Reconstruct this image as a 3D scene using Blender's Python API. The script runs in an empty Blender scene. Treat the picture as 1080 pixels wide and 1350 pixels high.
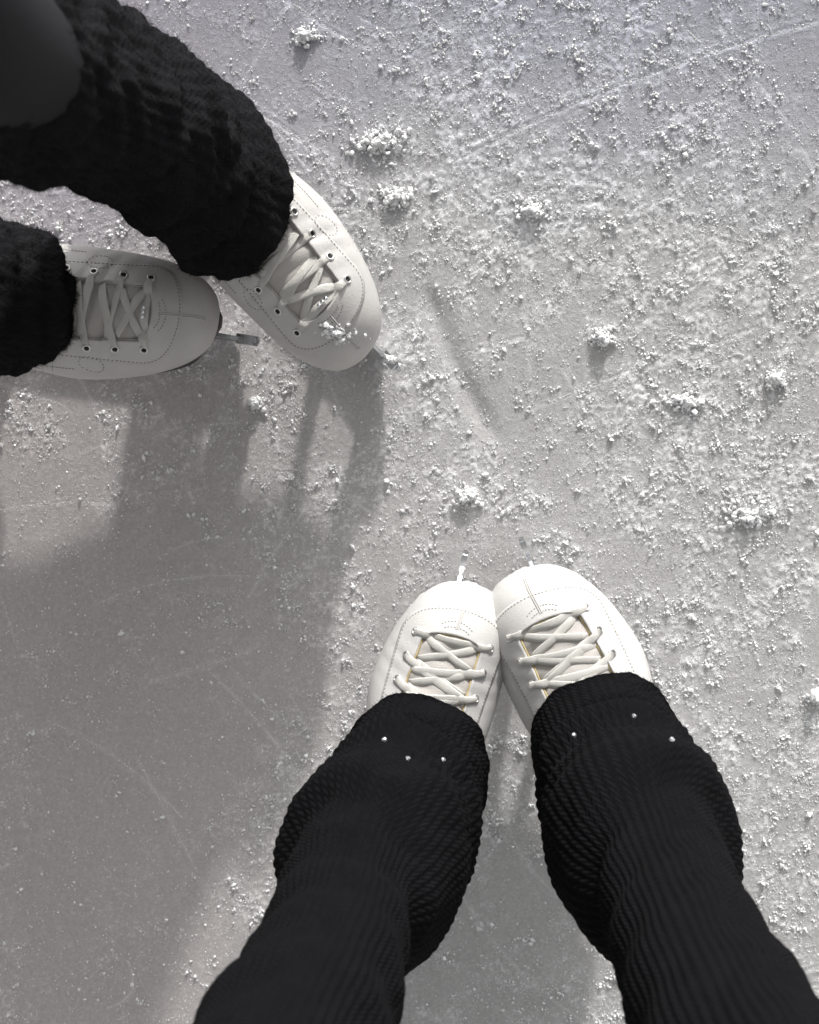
import bpy, bmesh, math, random
import numpy as np
from mathutils import Vector, Matrix
from mathutils.bvhtree import BVHTree

R = math.radians
random.seed(7)
rng = np.random.default_rng(11)
scene = bpy.context.scene
C = scene.collection

# ------------------------------------------------------------------ camera, sky, sun, exposure
CAM_H, FPX, W0, H0 = 0.88, 1300.0, 1080.0, 1350.0
NADIR = (640.0, 550.0)                       # pixel where a plumb line from the lens would fall
camd = bpy.data.cameras.new('camera'); cam = bpy.data.objects.new('camera', camd); C.objects.link(cam)
camd.sensor_fit = 'HORIZONTAL'; camd.sensor_width = 36.0; camd.lens = 36.0 * FPX / W0
camd.clip_start = 0.01; camd.clip_end = 300.0
nx, ny = (NADIR[0] - W0 / 2) / FPX, -(NADIR[1] - H0 / 2) / FPX
zc = Vector((-nx, -ny, 1.0)).normalized()    # world up written in camera axes
xc = Vector((1, 0, 0)); xc = (xc - zc * xc.dot(zc)).normalized()
yc = zc.cross(xc)
CAMROT = Matrix((xc, yc, zc))                # camera -> world
cam.matrix_world = Matrix.Translation((0, 0, CAM_H)) @ CAMROT.to_4x4()
camd.dof.use_dof = True; camd.dof.focus_distance = 0.80; camd.dof.aperture_fstop = 9.0
scene.camera = cam

def at(px, py, h):
    """point at height h on the sight line through a photo pixel"""
    d = CAMROT @ Vector(((px - W0 / 2) / FPX, -(py - H0 / 2) / FPX, -1.0))
    t = (h - CAM_H) / d.z
    return Vector((d.x * t, d.y * t, h))

SUN_EL = R(14.5)
SUN_H = Vector((-0.185, -1.0, 0)).normalized()          # the way the shadows fall
sun_dir = Vector((SUN_H.x * math.cos(SUN_EL), SUN_H.y * math.cos(SUN_EL), -math.sin(SUN_EL)))
sd = bpy.data.lights.new('sun', 'SUN'); sd.energy = 3.2; sd.angle = R(2.4); sd.color = (1.0, 0.972, 0.93)
sun = bpy.data.objects.new('sun', sd); C.objects.link(sun)
sun.rotation_euler = sun_dir.to_track_quat('-Z', 'Y').to_euler()
world = bpy.data.worlds.new('World'); scene.world = world; world.use_nodes = True
wn = world.node_tree; wn.nodes.clear()
sky = wn.nodes.new('ShaderNodeTexSky'); sky.sky_type = 'NISHITA'; sky.sun_disc = False
sky.sun_elevation = SUN_EL; sky.sun_rotation = math.atan2(-SUN_H.x, -SUN_H.y)
sky.air_density = 1.0; sky.dust_density = 3.0
hs = wn.nodes.new('ShaderNodeHueSaturation'); hs.inputs['Saturation'].default_value = 0.02
bg = wn.nodes.new('ShaderNodeBackground'); bg.inputs['Strength'].default_value = 0.15
wo = wn.nodes.new('ShaderNodeOutputWorld')
wn.links.new(sky.outputs[0], hs.inputs['Color']); wn.links.new(hs.outputs[0], bg.inputs['Color']); wn.links.new(bg.outputs[0], wo.inputs['Surface'])
scene.view_settings.view_transform = 'Standard'; scene.view_settings.look = 'None'
scene.view_settings.gamma = 1.0; scene.view_settings.use_curve_mapping = False
scene.view_settings.exposure = 0.42

# ------------------------------------------------------------------ helpers
def tag(o, label=None, cat=None, group=None, kind=None):
    for k, v in (('label', label), ('category', cat), ('group', group), ('kind', kind)):
        if v: o[k] = v
    return o

def link(name, me, parent=None, loc=None):
    o = bpy.data.objects.new(name, me); C.objects.link(o)
    if parent is not None: o.parent = parent
    if loc is not None: o.location = loc
    return o

def empty(name, loc, rz=0.0):
    o = bpy.data.objects.new(name, None); C.objects.link(o); o.location = loc; o.rotation_euler = (0, 0, rz)
    o.empty_display_size = 0.05
    return o

def mesh(name, verts, faces, mat, smooth=True):
    me = bpy.data.meshes.new(name)
    me.from_pydata([tuple(v) for v in verts], [], faces)
    me.materials.append(mat)
    if smooth: me.polygons.foreach_set('use_smooth', [True] * len(me.polygons))
    me.update()
    return me

def np_mesh(name, verts, faces, mat, smooth=False):
    """fast mesh from numpy: faces is (n,3) or (n,4)"""
    me = bpy.data.meshes.new(name)
    n, k = faces.shape
    me.vertices.add(len(verts)); me.vertices.foreach_set('co', verts.astype(np.float32).ravel())
    me.loops.add(n * k); me.loops.foreach_set('vertex_index', faces.astype(np.int32).ravel())
    me.polygons.add(n); me.polygons.foreach_set('loop_start', np.arange(0, n * k, k, dtype=np.int32))
    me.polygons.foreach_set('loop_total', np.full(n, k, dtype=np.int32))
    me.polygons.foreach_set('use_smooth', np.full(n, smooth, dtype=bool))
    me.materials.append(mat); me.update(calc_edges=True)
    return me

def grid_faces(nr, nc, closed=False):
    i = np.arange(nr - 1)[:, None]; j = np.arange(nc if closed else nc - 1)[None, :]
    j2 = (j + 1) % nc
    return np.stack([i * nc + j, i * nc + j2, (i + 1) * nc + j2, (i + 1) * nc + j], -1).reshape(-1, 4)

def hash2(ix, iy, seed):
    h = (ix.astype(np.int64) * 374761393 + iy.astype(np.int64) * 668265263 + seed * 974634777) & 0xffffffff
    h = ((h ^ (h >> 13)) * 1274126177) & 0xffffffff
    h = (h ^ (h >> 16)) & 0xffffffff
    return h / 4294967295.0

def vnoise(X, Y, s, seed):
    x, y = X * s, Y * s
    ix, iy = np.floor(x), np.floor(y)
    fx, fy = x - ix, y - iy
    fx = fx * fx * (3 - 2 * fx); fy = fy * fy * (3 - 2 * fy)
    a = hash2(ix, iy, seed); b = hash2(ix + 1, iy, seed); c = hash2(ix, iy + 1, seed); d = hash2(ix + 1, iy + 1, seed)
    return (a * (1 - fx) + b * fx) * (1 - fy) + (c * (1 - fx) + d * fx) * fy

def fbm(X, Y, s, seed, o=4):
    v = 0; a = 0.5; t = 0
    for k in range(o):
        v = v + a * vnoise(X * math.cos(k) - Y * math.sin(k), X * math.sin(k) + Y * math.cos(k), s * 2 ** k, seed + 17 * k); t += a; a *= 0.5
    return v / t

def sstep(a, b, x):
    t = np.clip((x - a) / (b - a), 0, 1); return t * t * (3 - 2 * t)

def catmull(tab, ts):
    tab = np.asarray(tab, float); n = len(tab) - 1
    out = []
    for t in ts:
        x = min(max(t * n, 0), n - 1e-9); i = int(x); f = x - i
        p0, p1, p2, p3 = tab[max(i - 1, 0)], tab[i], tab[i + 1], tab[min(i + 2, n)]
        out.append(0.5 * ((2 * p1) + (p2 - p0) * f + (2 * p0 - 5 * p1 + 4 * p2 - p3) * f * f + (3 * p1 - p0 - 3 * p2 + p3) * f ** 3))
    return np.array(out)

# ------------------------------------------------------------------ materials
def newmat(name):
    m = bpy.data.materials.new(name); m.use_nodes = True
    nt = m.node_tree; b = nt.nodes['Principled BSDF']
    return m, nt, b

def noise_node(nt, scale, detail=4, rough=0.6, coord='Object'):
    tc = nt.nodes.new('ShaderNodeTexCoord'); n = nt.nodes.new('ShaderNodeTexNoise')
    n.inputs['Scale'].default_value = scale; n.inputs['Detail'].default_value = detail; n.inputs['Roughness'].default_value = rough
    nt.links.new(tc.outputs[coord], n.inputs['Vector'])
    return n

def bump(nt, b, src, strength, dist, prev=None):
    bp = nt.nodes.new('ShaderNodeBump'); bp.inputs['Strength'].default_value = strength; bp.inputs['Distance'].default_value = dist
    nt.links.new(src, bp.inputs['Height'])
    if prev: nt.links.new(prev.outputs[0], bp.inputs['Normal'])
    nt.links.new(bp.outputs[0], b.inputs['Normal'])
    return bp

def simple(name, col, rough=0.5, metal=0.0, var=0.0, scale=60, bump_s=0.0, bump_scale=400, bump_d=0.001, spec=0.5, sheen=0.0, sss=0.0):
    m, nt, b = newmat(name)
    b.inputs['Base Color'].default_value = (*col, 1); b.inputs['Roughness'].default_value = rough
    b.inputs['Metallic'].default_value = metal; b.inputs['Specular IOR Level'].default_value = spec
    if sheen:
        b.inputs['Sheen Weight'].default_value = sheen; b.inputs['Sheen Roughness'].default_value = 0.5
    if sss:
        b.inputs['Subsurface Weight'].default_value = sss; b.inputs['Subsurface Radius'].default_value = (1, 0.95, 0.9); b.inputs['Subsurface Scale'].default_value = 0.004
    if var:
        n = noise_node(nt, scale, 5)
        cr = nt.nodes.new('ShaderNodeValToRGB')
        cr.color_ramp.elements[0].position = 0.3; cr.color_ramp.elements[1].position = 0.7
        cr.color_ramp.elements[0].color = (*[c * (1 - var) for c in col], 1); cr.color_ramp.elements[1].color = (*[min(1, c * (1 + var * 0.5)) for c in col], 1)
        nt.links.new(n.outputs[0], cr.inputs[0]); nt.links.new(cr.outputs[0], b.inputs['Base Color'])
        mr = nt.nodes.new('ShaderNodeMapRange'); mr.inputs['To Min'].default_value = max(0.02, rough - 0.1); mr.inputs['To Max'].default_value = min(1, rough + 0.12)
        nt.links.new(n.outputs[0], mr.inputs['Value']); nt.links.new(mr.outputs[0], b.inputs['Roughness'])
    if bump_s:
        bump(nt, b, noise_node(nt, bump_scale, 4).outputs[0], bump_s, bump_d)
    return m

M = {}
M['leather'] = simple('white_leather', (0.55, 0.54, 0.525), 0.45, var=0.06, scale=38, bump_s=0.35, bump_scale=650, bump_d=0.0008)
M['leather2'] = simple('worn_white_leather', (0.53, 0.512, 0.495), 0.42, var=0.10, scale=30, bump_s=0.4, bump_scale=520, bump_d=0.0008)
M['tongue'] = simple('padded_tongue_cloth', (0.46, 0.435, 0.41), 0.8, var=0.08, scale=80, bump_s=0.5, bump_scale=900)
M['lining'] = simple('tan_lining', (0.50, 0.40, 0.20), 0.8, var=0.2, scale=200)
M['thread'] = simple('grey_thread', (0.24, 0.225, 0.21), 0.8)
M['stitch_hole'] = simple('stitch_crease', (0.50, 0.485, 0.46), 0.8)
M['steel'] = simple('polished_steel', (0.62, 0.63, 0.65), 0.22, 1.0, var=0.15, scale=150)
M['eyelet'] = simple('eyelet_metal', (0.66, 0.65, 0.63), 0.3, 0.8)
M['hole'] = simple('eyelet_hole', (0.02, 0.02, 0.02), 0.9)
M['sole_dark'] = simple('dark_sole', (0.05, 0.045, 0.04), 0.6, var=0.3)
M['sole_white'] = simple('white_sole', (0.66, 0.64, 0.61), 0.5, var=0.1)
M['legging'] = simple('black_legging', (0.006, 0.0063, 0.0075), 0.7, spec=0.25, bump_s=0.2, bump_scale=900)
M['fibre'] = simple('black_wool_fibre', (0.0095, 0.0095, 0.0105), 0.95, spec=0.08)
M['crystal'] = simple('crystal', (0.92, 0.93, 0.95), 0.06, 0.85)
M['snow'] = simple('snow_crumb', (0.84, 0.84, 0.84), 0.35, spec=0.7, sss=0.35)

# lace: woven flat cotton
m, nt, b = newmat('cotton_lace'); M['lace'] = m
b.inputs['Base Color'].default_value = (0.60, 0.585, 0.55, 1); b.inputs['Roughness'].default_value = 0.85
uv = nt.nodes.new('ShaderNodeUVMap'); mp = nt.nodes.new('ShaderNodeMapping'); mp.inputs['Scale'].default_value = (1, 1, 1)
wv = nt.nodes.new('ShaderNodeTexWave'); wv.wave_type = 'BANDS'; wv.bands_direction = 'DIAGONAL'; wv.inputs['Scale'].default_value = 3.0
nt.links.new(uv.outputs[0], mp.inputs[0]); nt.links.new(mp.outputs[0], wv.inputs['Vector'])
bump(nt, b, wv.outputs[1], 0.45, 0.0006)

# knit: ribs are geometry, stitches along the ribs are fine relief in UV space (u counts ribs, v counts stitches)
def knit_mat(name, col, strength, irregular):
    m, nt, b = newmat(name)
    b.inputs['Roughness'].default_value = 0.95; b.inputs['Specular IOR Level'].default_value = 0.08
    b.inputs['Sheen Weight'].default_value = 0.0
    uv = nt.nodes.new('ShaderNodeUVMap')
    sep = nt.nodes.new('ShaderNodeSeparateXYZ'); nt.links.new(uv.outputs[0], sep.inputs[0])
    def mnode(op, a, bb):
        n = nt.nodes.new('ShaderNodeMath'); n.operation = op
        for i, v in enumerate((a, bb)):
            if v is None: continue
            if isinstance(v, (int, float)): n.inputs[i].default_value = v
            else: nt.links.new(v, n.inputs[i])
        return n.outputs[0]
    tri = mnode('ABSOLUTE', mnode('SUBTRACT', mnode('FRACT', sep.outputs[0], None), 0.5), None)
    ph = mnode('ADD', mnode('MULTIPLY', tri, 1.3), sep.outputs[1])
    w = mnode('SINE', mnode('MULTIPLY', ph, 6.28318), None)
    n = noise_node(nt, 900, 3); n2 = noise_node(nt, 60, 4)
    hgt = mnode('ADD', w, mnode('MULTIPLY', n.outputs[0], irregular))
    bump(nt, b, hgt, strength, 0.0012)
    cr = nt.nodes.new('ShaderNodeValToRGB')
    cr.color_ramp.elements[0].color = (*[c * 0.6 for c in col], 1); cr.color_ramp.elements[1].color = (*[c * 1.5 for c in col], 1)
    nt.links.new(n2.outputs[0], cr.inputs[0]); nt.links.new(cr.outputs[0], b.inputs['Base Color'])
    return m
M['knit'] = knit_mat('black_ribbed_knit', (0.0042, 0.0042, 0.0050), 0.40, 1.6)
M['mohair'] = knit_mat('black_fuzzy_knit', (0.0105, 0.0105, 0.0118), 0.5, 5.0)

# ice: translucent grey slab, whiter where it is cut up and frosted (attribute from the built relief)
m, nt, b = newmat('skated_ice'); M['ice'] = m
fa = nt.nodes.new('ShaderNodeAttribute'); fa.attribute_name = 'frost'
big = noise_node(nt, 2.2, 3, 0.5)
bare = nt.nodes.new('ShaderNodeValToRGB')
bare.color_ramp.elements[0].position = 0.35; bare.color_ramp.elements[1].position = 0.65
bare.color_ramp.elements[0].color = (0.42, 0.412, 0.408, 1); bare.color_ramp.elements[1].color = (0.48, 0.47, 0.465, 1)
nt.links.new(big.outputs[0], bare.inputs[0])
fine = noise_node(nt, 330, 6, 0.75)
mr = nt.nodes.new('ShaderNodeMapRange'); mr.inputs['From Min'].default_value = 0.42; mr.inputs['From Max'].default_value = 0.66
nt.links.new(fine.outputs[0], mr.inputs['Value'])
ad = nt.nodes.new('ShaderNodeMath'); ad.operation = 'MULTIPLY_ADD'; ad.inputs[1].default_value = 0.28
nt.links.new(mr.outputs[0], ad.inputs[0]); nt.links.new(fa.outputs['Fac'], ad.inputs[2]); ad.use_clamp = True
mx = nt.nodes.new('ShaderNodeMix'); mx.data_type = 'RGBA'
nt.links.new(ad.outputs[0], mx.inputs['Factor']); nt.links.new(bare.outputs[0], mx.inputs['A']); mx.inputs['B'].default_value = (0.86, 0.86, 0.86, 1)
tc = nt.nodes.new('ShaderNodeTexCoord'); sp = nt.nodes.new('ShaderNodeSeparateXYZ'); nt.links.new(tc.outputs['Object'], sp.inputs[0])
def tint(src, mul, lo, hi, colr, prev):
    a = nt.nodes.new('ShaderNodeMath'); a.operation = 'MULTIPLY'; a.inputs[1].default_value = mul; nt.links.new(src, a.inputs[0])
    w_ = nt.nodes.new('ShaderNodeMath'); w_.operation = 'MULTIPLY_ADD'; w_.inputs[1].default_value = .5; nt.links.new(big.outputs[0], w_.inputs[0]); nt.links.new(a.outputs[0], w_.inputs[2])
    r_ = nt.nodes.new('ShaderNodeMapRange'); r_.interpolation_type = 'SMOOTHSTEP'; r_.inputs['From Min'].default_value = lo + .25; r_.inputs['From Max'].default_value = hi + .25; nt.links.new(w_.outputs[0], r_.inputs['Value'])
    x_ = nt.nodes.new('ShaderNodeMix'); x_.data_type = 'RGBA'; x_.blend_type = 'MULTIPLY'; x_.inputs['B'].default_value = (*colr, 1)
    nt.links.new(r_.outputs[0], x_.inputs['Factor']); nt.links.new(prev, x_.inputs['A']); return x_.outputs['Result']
c1 = tint(sp.outputs[1], 1.0, .05, .38, (.72, .735, .85), mx.outputs['Result'])  # bluer far ice, with the rink light's fall-off painted into its colour
c2 = tint(sp.outputs[0], -1.0, .0, .40, (1.0, .94, .93), c1)  # warm tone of the left-hand shadow, painted into the ice colour
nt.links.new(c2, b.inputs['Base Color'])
b.inputs['Roughness'].default_value = 0.30; b.inputs['IOR'].default_value = 1.31
m.node_tree.nodes['Principled BSDF'].subsurface_method = 'BURLEY'; b.inputs['Subsurface Weight'].default_value = 0.4; b.inputs['Subsurface Radius'].default_value = (1.0, 1.0, 1.0); b.inputs['Subsurface Scale'].default_value = 0.008
b1 = bump(nt, b, fine.outputs[0], 0.55, 0.0016)
gl = noise_node(nt, 900, 3, 0.7)
bump(nt, b, gl.outputs[0], 0.5, 0.0007, b1)

# ------------------------------------------------------------------ the ice
def seg_list():
    """skate cuts: (x0,y0,x1,y1,bow,width,depth,white)"""
    s = []
    def px(a, b, c, d, bow=0.0, w=0.0012, dep=0.0008, wh=0.6):
        p, q = at(a, b, 0), at(c, d, 0); s.append((p.x, p.y, q.x, q.y, bow, w, dep, wh))
    px(590, 215, 1085, 25, .01, .0016, .001, .8); px(640, 60, 760, 20); px(1000, -20, 995, 220, 0, .0012, .0008, .5)
    px(985, 90, 1100, 300, .01); px(620, 40, 700, 170, .0); px(840, 180, 800, 260); px(690, 235, 800, 240, .0, .0014)
    px(620, 250, 775, 360, .0, .0016, .001, .9); px(380, 0, 470, 60); px(470, 20, 560, 110, .01); px(660, 0, 520, 80)
    px(830, -10, 850, 180, 0, .001); px(845, -10, 815, 140); px(600, 470, 700, 440, 0, .0016, .0008, .5)
    px(840, 490, 1000, 430, 0, .0016, .0008, .6); px(740, 480, 790, 560); px(980, 120, 900, 30); px(560, 330, 545, 480, 0, .001)
    px(330, 140, 440, 230, .005, .0014, .001, .7); px(310, 120, 415, 235, .005, .0012, .001, .6); px(700, 540, 850, 480, 0, .001, .0006, .5)
    px(200, 900, 330, 860, 0, .0012, .0005, .35); px(120, 800, 330, 760, .01, .001, .0005, .3); px(180, 1000, 260, 1150, 0, .001, .0005, .3)
    px(300, 880, 380, 960, 0, .001, .0005, .3); px(60, 950, 240, 1080, .01, .001, .0005, .3); px(1030, 1290, 1085, 1275, 0, .0016, .001, .7)
    px(930, 700, 1085, 640, 0, .0012, .0007, .5)
    r = np.random.default_rng(5)
    for k in range(150):
        y = r.uniform(-0.75, 0.62) if k % 3 else r.uniform(0.12, 0.6)
        x = r.uniform(-0.7, 0.6); a = r.normal(0.5, 0.9); l = r.uniform(0.04, 0.32)
        s.append((x, y, x + l * math.cos(a), y + l * math.sin(a), r.normal(0, .012), r.uniform(.0006, .0012), r.uniform(.0002, .0007), r.uniform(.15, .55)))
    return s
SEGS = seg_list()

# broad soft trough, pixel path in the photo
TROUGH = [at(*p, 0) for p in ((566, 385), (585, 440), (604, 490), (632, 545), (662, 600))]
# heavier and lighter snow cover: (px, py, radius m, weight)
COVER = [(592, 460, .02, -.5), (625, 535, .02, -.5), (880, 260, .12, .25), (560, 230, .07, .25), (930, 560, .13, .25), (740, 300, .07, .2), (620, 620, .07, .22), (980, 690, .07, .3),
         (700, 510, .05, -.35), (740, 560, .05, -.25), (620, 440, .04, -.25), (870, 760, .06, -.2), (480, 60, .06, -.15), (330, 90, .07, -.2), (960, 170, .08, -.1), (450, 900, .05, .5), (300, 1180, .05, .55), (370, 1050, .05, .5),
         (980, 950, .1, .12), (250, 880, .18, -.45), (120, 1000, .20, -.45), (150, 1200, .15, -.35), (700, 1200, .12, -.15), (40, 620, .08, -.1)]
def cover(X, Y):
    f = 0.50 * fbm(X, Y, 16, 3, 3) + 0.5 * fbm(X, Y, 55, 8, 3)
    c = np.full_like(X, 0.0)
    for a, b2, r_, w in COVER:
        p = at(a, b2, 0); c = c + w * np.exp(-((X - p.x) ** 2 + (Y - p.y) ** 2) / (r_ * r_))
    return np.clip(sstep(0.30, 0.68, f) + c, 0, 1.2)

def ice_fields(X, Y):
    cv = cover(X, Y)
    g1 = fbm(X, Y, 330, 21, 2); g2 = vnoise(X, Y, 520, 33)
    grain = sstep(0.55, 0.74, 0.62 * g1 + 0.38 * g2 + 0.14 * (cv - 0.6))
    med = sstep(0.56, 0.80, fbm(X, Y, 95, 41, 3) + 0.12 * (cv - .5))
    hgt = 0.0006 * grain * (0.35 + 0.65 * cv) + 0.0004 * med * cv + 0.0008 * fbm(X, Y, 30, 2, 3)
    white = np.clip(0.62 * grain * (0.3 + 0.7 * cv) + 0.18 * med * cv + 0.10 * cv, 0, 1)
    for (x0, y0, x1, y1, bow, w, dep, wh) in SEGS:
        L = math.hypot(x1 - x0, y1 - y0); ux, uy = (x1 - x0) / L, (y1 - y0) / L
        m_ = (X > min(x0, x1) - .03) & (X < max(x0, x1) + .03) & (Y > min(y0, y1) - .03) & (Y < max(y0, y1) + .03)
        xs, ys = X[m_] - x0, Y[m_] - y0
        t = (xs * ux + ys * uy) / L; d = -xs * uy + ys * ux - bow * 4 * t * (1 - t)
        inside = sstep(-0.02, 0.06, t) * (1 - sstep(0.94, 1.02, t)) * (0.45 + 0.9 * vnoise(t * L, t * 0 + x0 * 7, 120, 4))
        cut = np.exp(-(d / w) ** 2) * inside; lip = np.exp(-((np.abs(d) - 2.0 * w) / w) ** 2) * inside
        hgt[m_] += -.6 * dep * cut + 0.25 * dep * lip
        white[m_] = np.clip(white[m_] + .8 * wh * np.maximum(cut, 0.4 * lip), 0, 1)
    # trough
    dmin = np.full_like(X, 9.0); m_ = (np.abs(X + 0.02) < .12) & (np.abs(Y - 0.04) < .16)
    xs, ys = X[m_], Y[m_]; dm = np.full_like(xs, 9.0)
    for p, q in zip(TROUGH[:-1], TROUGH[1:]):
        e = q - p; t = np.clip(((xs - p.x) * e.x + (ys - p.y) * e.y) / e.length_squared, 0, 1)
        dm = np.minimum(dm, np.hypot(xs - p.x - t * e.x, ys - p.y - t * e.y))
    k = np.exp(-(dm / 0.0095) ** 2) * sstep(.125, .09, ys) * sstep(-.035, .005, ys) * (.75 + .3 * vnoise(xs, ys, 25, 9))
    hgt[m_] = hgt[m_] * (1 - .8 * k) - 0.0032 * k
    white[m_] *= (1 - .85 * k)
    return hgt, white

def axis(lo, hi, step, far, grow=1.1):
    a = list(np.arange(lo, hi, step)); s = step
    while a[-1] < far: s *= grow; a.append(a[-1] + s)
    b_ = [a[0]]; s = step
    while b_[-1] > -far: s *= grow; b_.append(b_[-1] - s)
    return np.array(b_[:0:-1] + a)
ax_, ay_ = axis(-.47, .33, .0015, 45), axis(-.58, .41, .0015, 45)
GX, GY = np.meshgrid(ax_, ay_)
X, Y = GX.ravel(), GY.ravel()
hz, fr = ice_fields(X, Y)
spacing = np.maximum(np.gradient(ax_)[None, :], np.gradient(ay_)[:, None]).ravel()
fade = 1 - sstep(.004, .03, spacing)
hz *= fade; fr = fr * fade + .35 * (1 - fade)
ICE_TOP = 0.0020                                   # blades bite this far below the crumb tops
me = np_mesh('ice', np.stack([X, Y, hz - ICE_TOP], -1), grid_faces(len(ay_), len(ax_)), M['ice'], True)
at_ = me.attributes.new('frost', 'FLOAT', 'POINT'); at_.data.foreach_set('value', fr.astype(np.float32))
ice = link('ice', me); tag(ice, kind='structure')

# ------------------------------------------------------------------ snow crumbs
phi = (1 + 5 ** .5) / 2
ICO = np.array([(-1, phi, 0), (1, phi, 0), (-1, -phi, 0), (1, -phi, 0), (0, -1, phi), (0, 1, phi), (0, -1, -phi), (0, 1, -phi), (phi, 0, -1), (phi, 0, 1), (-phi, 0, -1), (-phi, 0, 1)]) / math.hypot(1, phi)
ICF = np.array([(0, 11, 5), (0, 5, 1), (0, 1, 7), (0, 7, 10), (0, 10, 11), (1, 5, 9), (5, 11, 4), (11, 10, 2), (10, 7, 6), (7, 1, 8), (3, 9, 4), (3, 4, 2), (3, 2, 6), (3, 6, 8), (3, 8, 9), (4, 9, 5), (2, 4, 11), (6, 2, 10), (8, 6, 7), (9, 8, 1)])
OCT = np.array([(1, 0, 0), (-1, 0, 0), (0, 1, 0), (0, -1, 0), (0, 0, 1), (0, 0, -1)], float)
OCF = np.array([(0, 2, 4), (2, 1, 4), (1, 3, 4), (3, 0, 4), (2, 0, 5), (1, 2, 5), (3, 1, 5), (0, 3, 5)])
def chunks(pos, size, base=ICO, bf=ICF, jit=0.32, r=rng):
    n = len(pos)
    v = np.repeat(base[None], n, 0) * (1 + r.uniform(-jit, jit, (n, len(base), 1)))
    v *= r.uniform(.6, 1.25, (n, 1, 3))
    q = r.normal(size=(n, 4)); q /= np.linalg.norm(q, axis=1, keepdims=True)
    w, x, y, z = q.T
    Rm = np.stack([1 - 2 * (y * y + z * z), 2 * (x * y - z * w), 2 * (x * z + y * w), 2 * (x * y + z * w), 1 - 2 * (x * x + z * z), 2 * (y * z - x * w), 2 * (x * z - y * w), 2 * (y * z + x * w), 1 - 2 * (x * x + y * y)], -1).reshape(n, 3, 3)
    v = np.einsum('nij,nkj->nki', Rm, v) * size[:, None, None] + pos[:, None, :]
    f = bf[None] + (np.arange(n) * len(base))[:, None, None]
    return v.reshape(-1, 3), f.reshape(-1, 3)

FEET_CLEAR = []          # discs that stay free of large crumbs (under the blades)
def surf_z(x, y):
    h, _ = ice_fields(np.asarray(x, float).copy(), np.asarray(y, float).copy()); return h - ICE_TOP
N = 700000
x = rng.uniform(-.62, .48, N); y = rng.uniform(-.72, .55, N)
cv = cover(x, y); cl = fbm(x, y, 110, 71, 3)
p = np.clip(cv - .02, .06, 1) * .45 * sstep(.40, .66, cl)
k = rng.uniform(0, 1, N) < p * 1.2
x, y, cl = x[k], y[k], cl[k]
size = np.exp(rng.normal(math.log(.00055), .42, len(x))) * (0.8 + 1.2 * sstep(.55, .8, cl)); size = np.clip(size, .0003, .0026)
# fine crumbs thrown up along the skate cuts
for q_, (x0, y0, x1, y1, bow, w, dep, wh) in enumerate(SEGS):
    L = math.hypot(x1 - x0, y1 - y0); n = int(L * (5200 if q_ < 29 else 2800) * wh); t = rng.uniform(0, 1, n); off = bow * 4 * t * (1 - t) + rng.normal(0, w * .35, n)
    ok = vnoise(t * L, t * 0 + x0 * 9, 70, 14) > .33; t, off = t[ok], off[ok]
    ux, uy = (x1 - x0) / L, (y1 - y0) / L
    x = np.concatenate([x, x0 + ux * L * t - uy * off]); y = np.concatenate([y, y0 + uy * L * t + ux * off]); size = np.concatenate([size, rng.uniform(.0003, .00062, len(t))])
z = surf_z(x, y) + size * .35
v, f = chunks(np.stack([x, y, z], -1), size, OCT, OCF, .45)
# finest frost grains: single splinters of ice
TET = np.array([(1, 1, 1), (1, -1, -1), (-1, 1, -1), (-1, -1, 1)], float) / 1.732
TEF = np.array([(0, 1, 2), (0, 3, 1), (0, 2, 3), (1, 3, 2)])
n = 330000
x = rng.uniform(-.48, .34, n); y = rng.uniform(-.59, .42, n)
k = rng.uniform(0, 1, n) < (.14 + .62 * np.clip(cover(x, y), 0, 1)) * (.35 + .9 * sstep(.35, .62, fbm(x, y, 150, 91, 3)))
x, y = x[k], y[k]; size = np.clip(np.exp(rng.normal(math.log(.00048), .38, len(x))), .0002, .0014)
v2, f2 = chunks(np.stack([x, y, surf_z(x, y) + size * .3], -1), size, TET, TEF, .5)
f = np.concatenate([f, f2 + len(v)]); v = np.concatenate([v, v2])
tag(link('snow_shavings', np_mesh('snow_shavings', v, f, M['snow'])), 'loose white snow shavings scattered over the skated ice', 'snow', kind='stuff')

def snow_clump(px, py, rad, n, label, h=.006, sx=1.0):
    c = at(px, py, 0); r = np.random.default_rng(int(px * 7 + py))
    a = r.uniform(0, 2 * math.pi, n); n = int(n * 1.7); a = r.uniform(0, 2 * math.pi, n); d = rad * np.abs(r.normal(0, .62, n)) * (.7 + .5 * np.sin(2 * a + px) * np.sin(3 * a + py))
    x = np.cos(a) * d * sx; y = np.sin(a) * d * .8
    sz = np.exp(r.normal(math.log(.0012), .45, n)) * (1.25 - .6 * np.clip(d / rad, 0, 1.5)); sz = np.clip(sz, .0005, .0034)
    z = surf_z(x + c.x, y + c.y) + .75 * h * np.exp(-(d / (rad * .6)) ** 2) * r.uniform(0, 1, n) + sz * .3
    # a packed lumpy core under the crumbs, seated in the ice
    nc = 12
    ca = r.uniform(0, 6.28, nc); cd = rad * .35 * r.uniform(0, 1, nc)
    cp = np.stack([np.cos(ca) * cd * sx, np.sin(ca) * cd, np.full(nc, .0005)], -1)
    v, f = chunks(np.concatenate([np.stack([x, y, z], -1), cp]), np.concatenate([sz, r.uniform(.0015, .0030, nc)]), ICO, ICF, .38, r)
    o = link('snow_clump', np_mesh('snow_clump', v, f, M['snow']), None, (c.x, c.y, 0))
    tag(o, label, 'snow clump', 'snow clumps on the ice')
snow_clump(795, 447, .016, 120, 'compact snow clump with a dark hollow, right of the grey trough', .009)
snow_clump(700, 278, .020, 130, 'snow clump at the end of a diagonal scratch, upper middle of the ice', .007, 1.4)
snow_clump(1022, 500, .018, 120, 'snow clump near the right edge of the picture, halfway down the upper half', .008)
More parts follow.
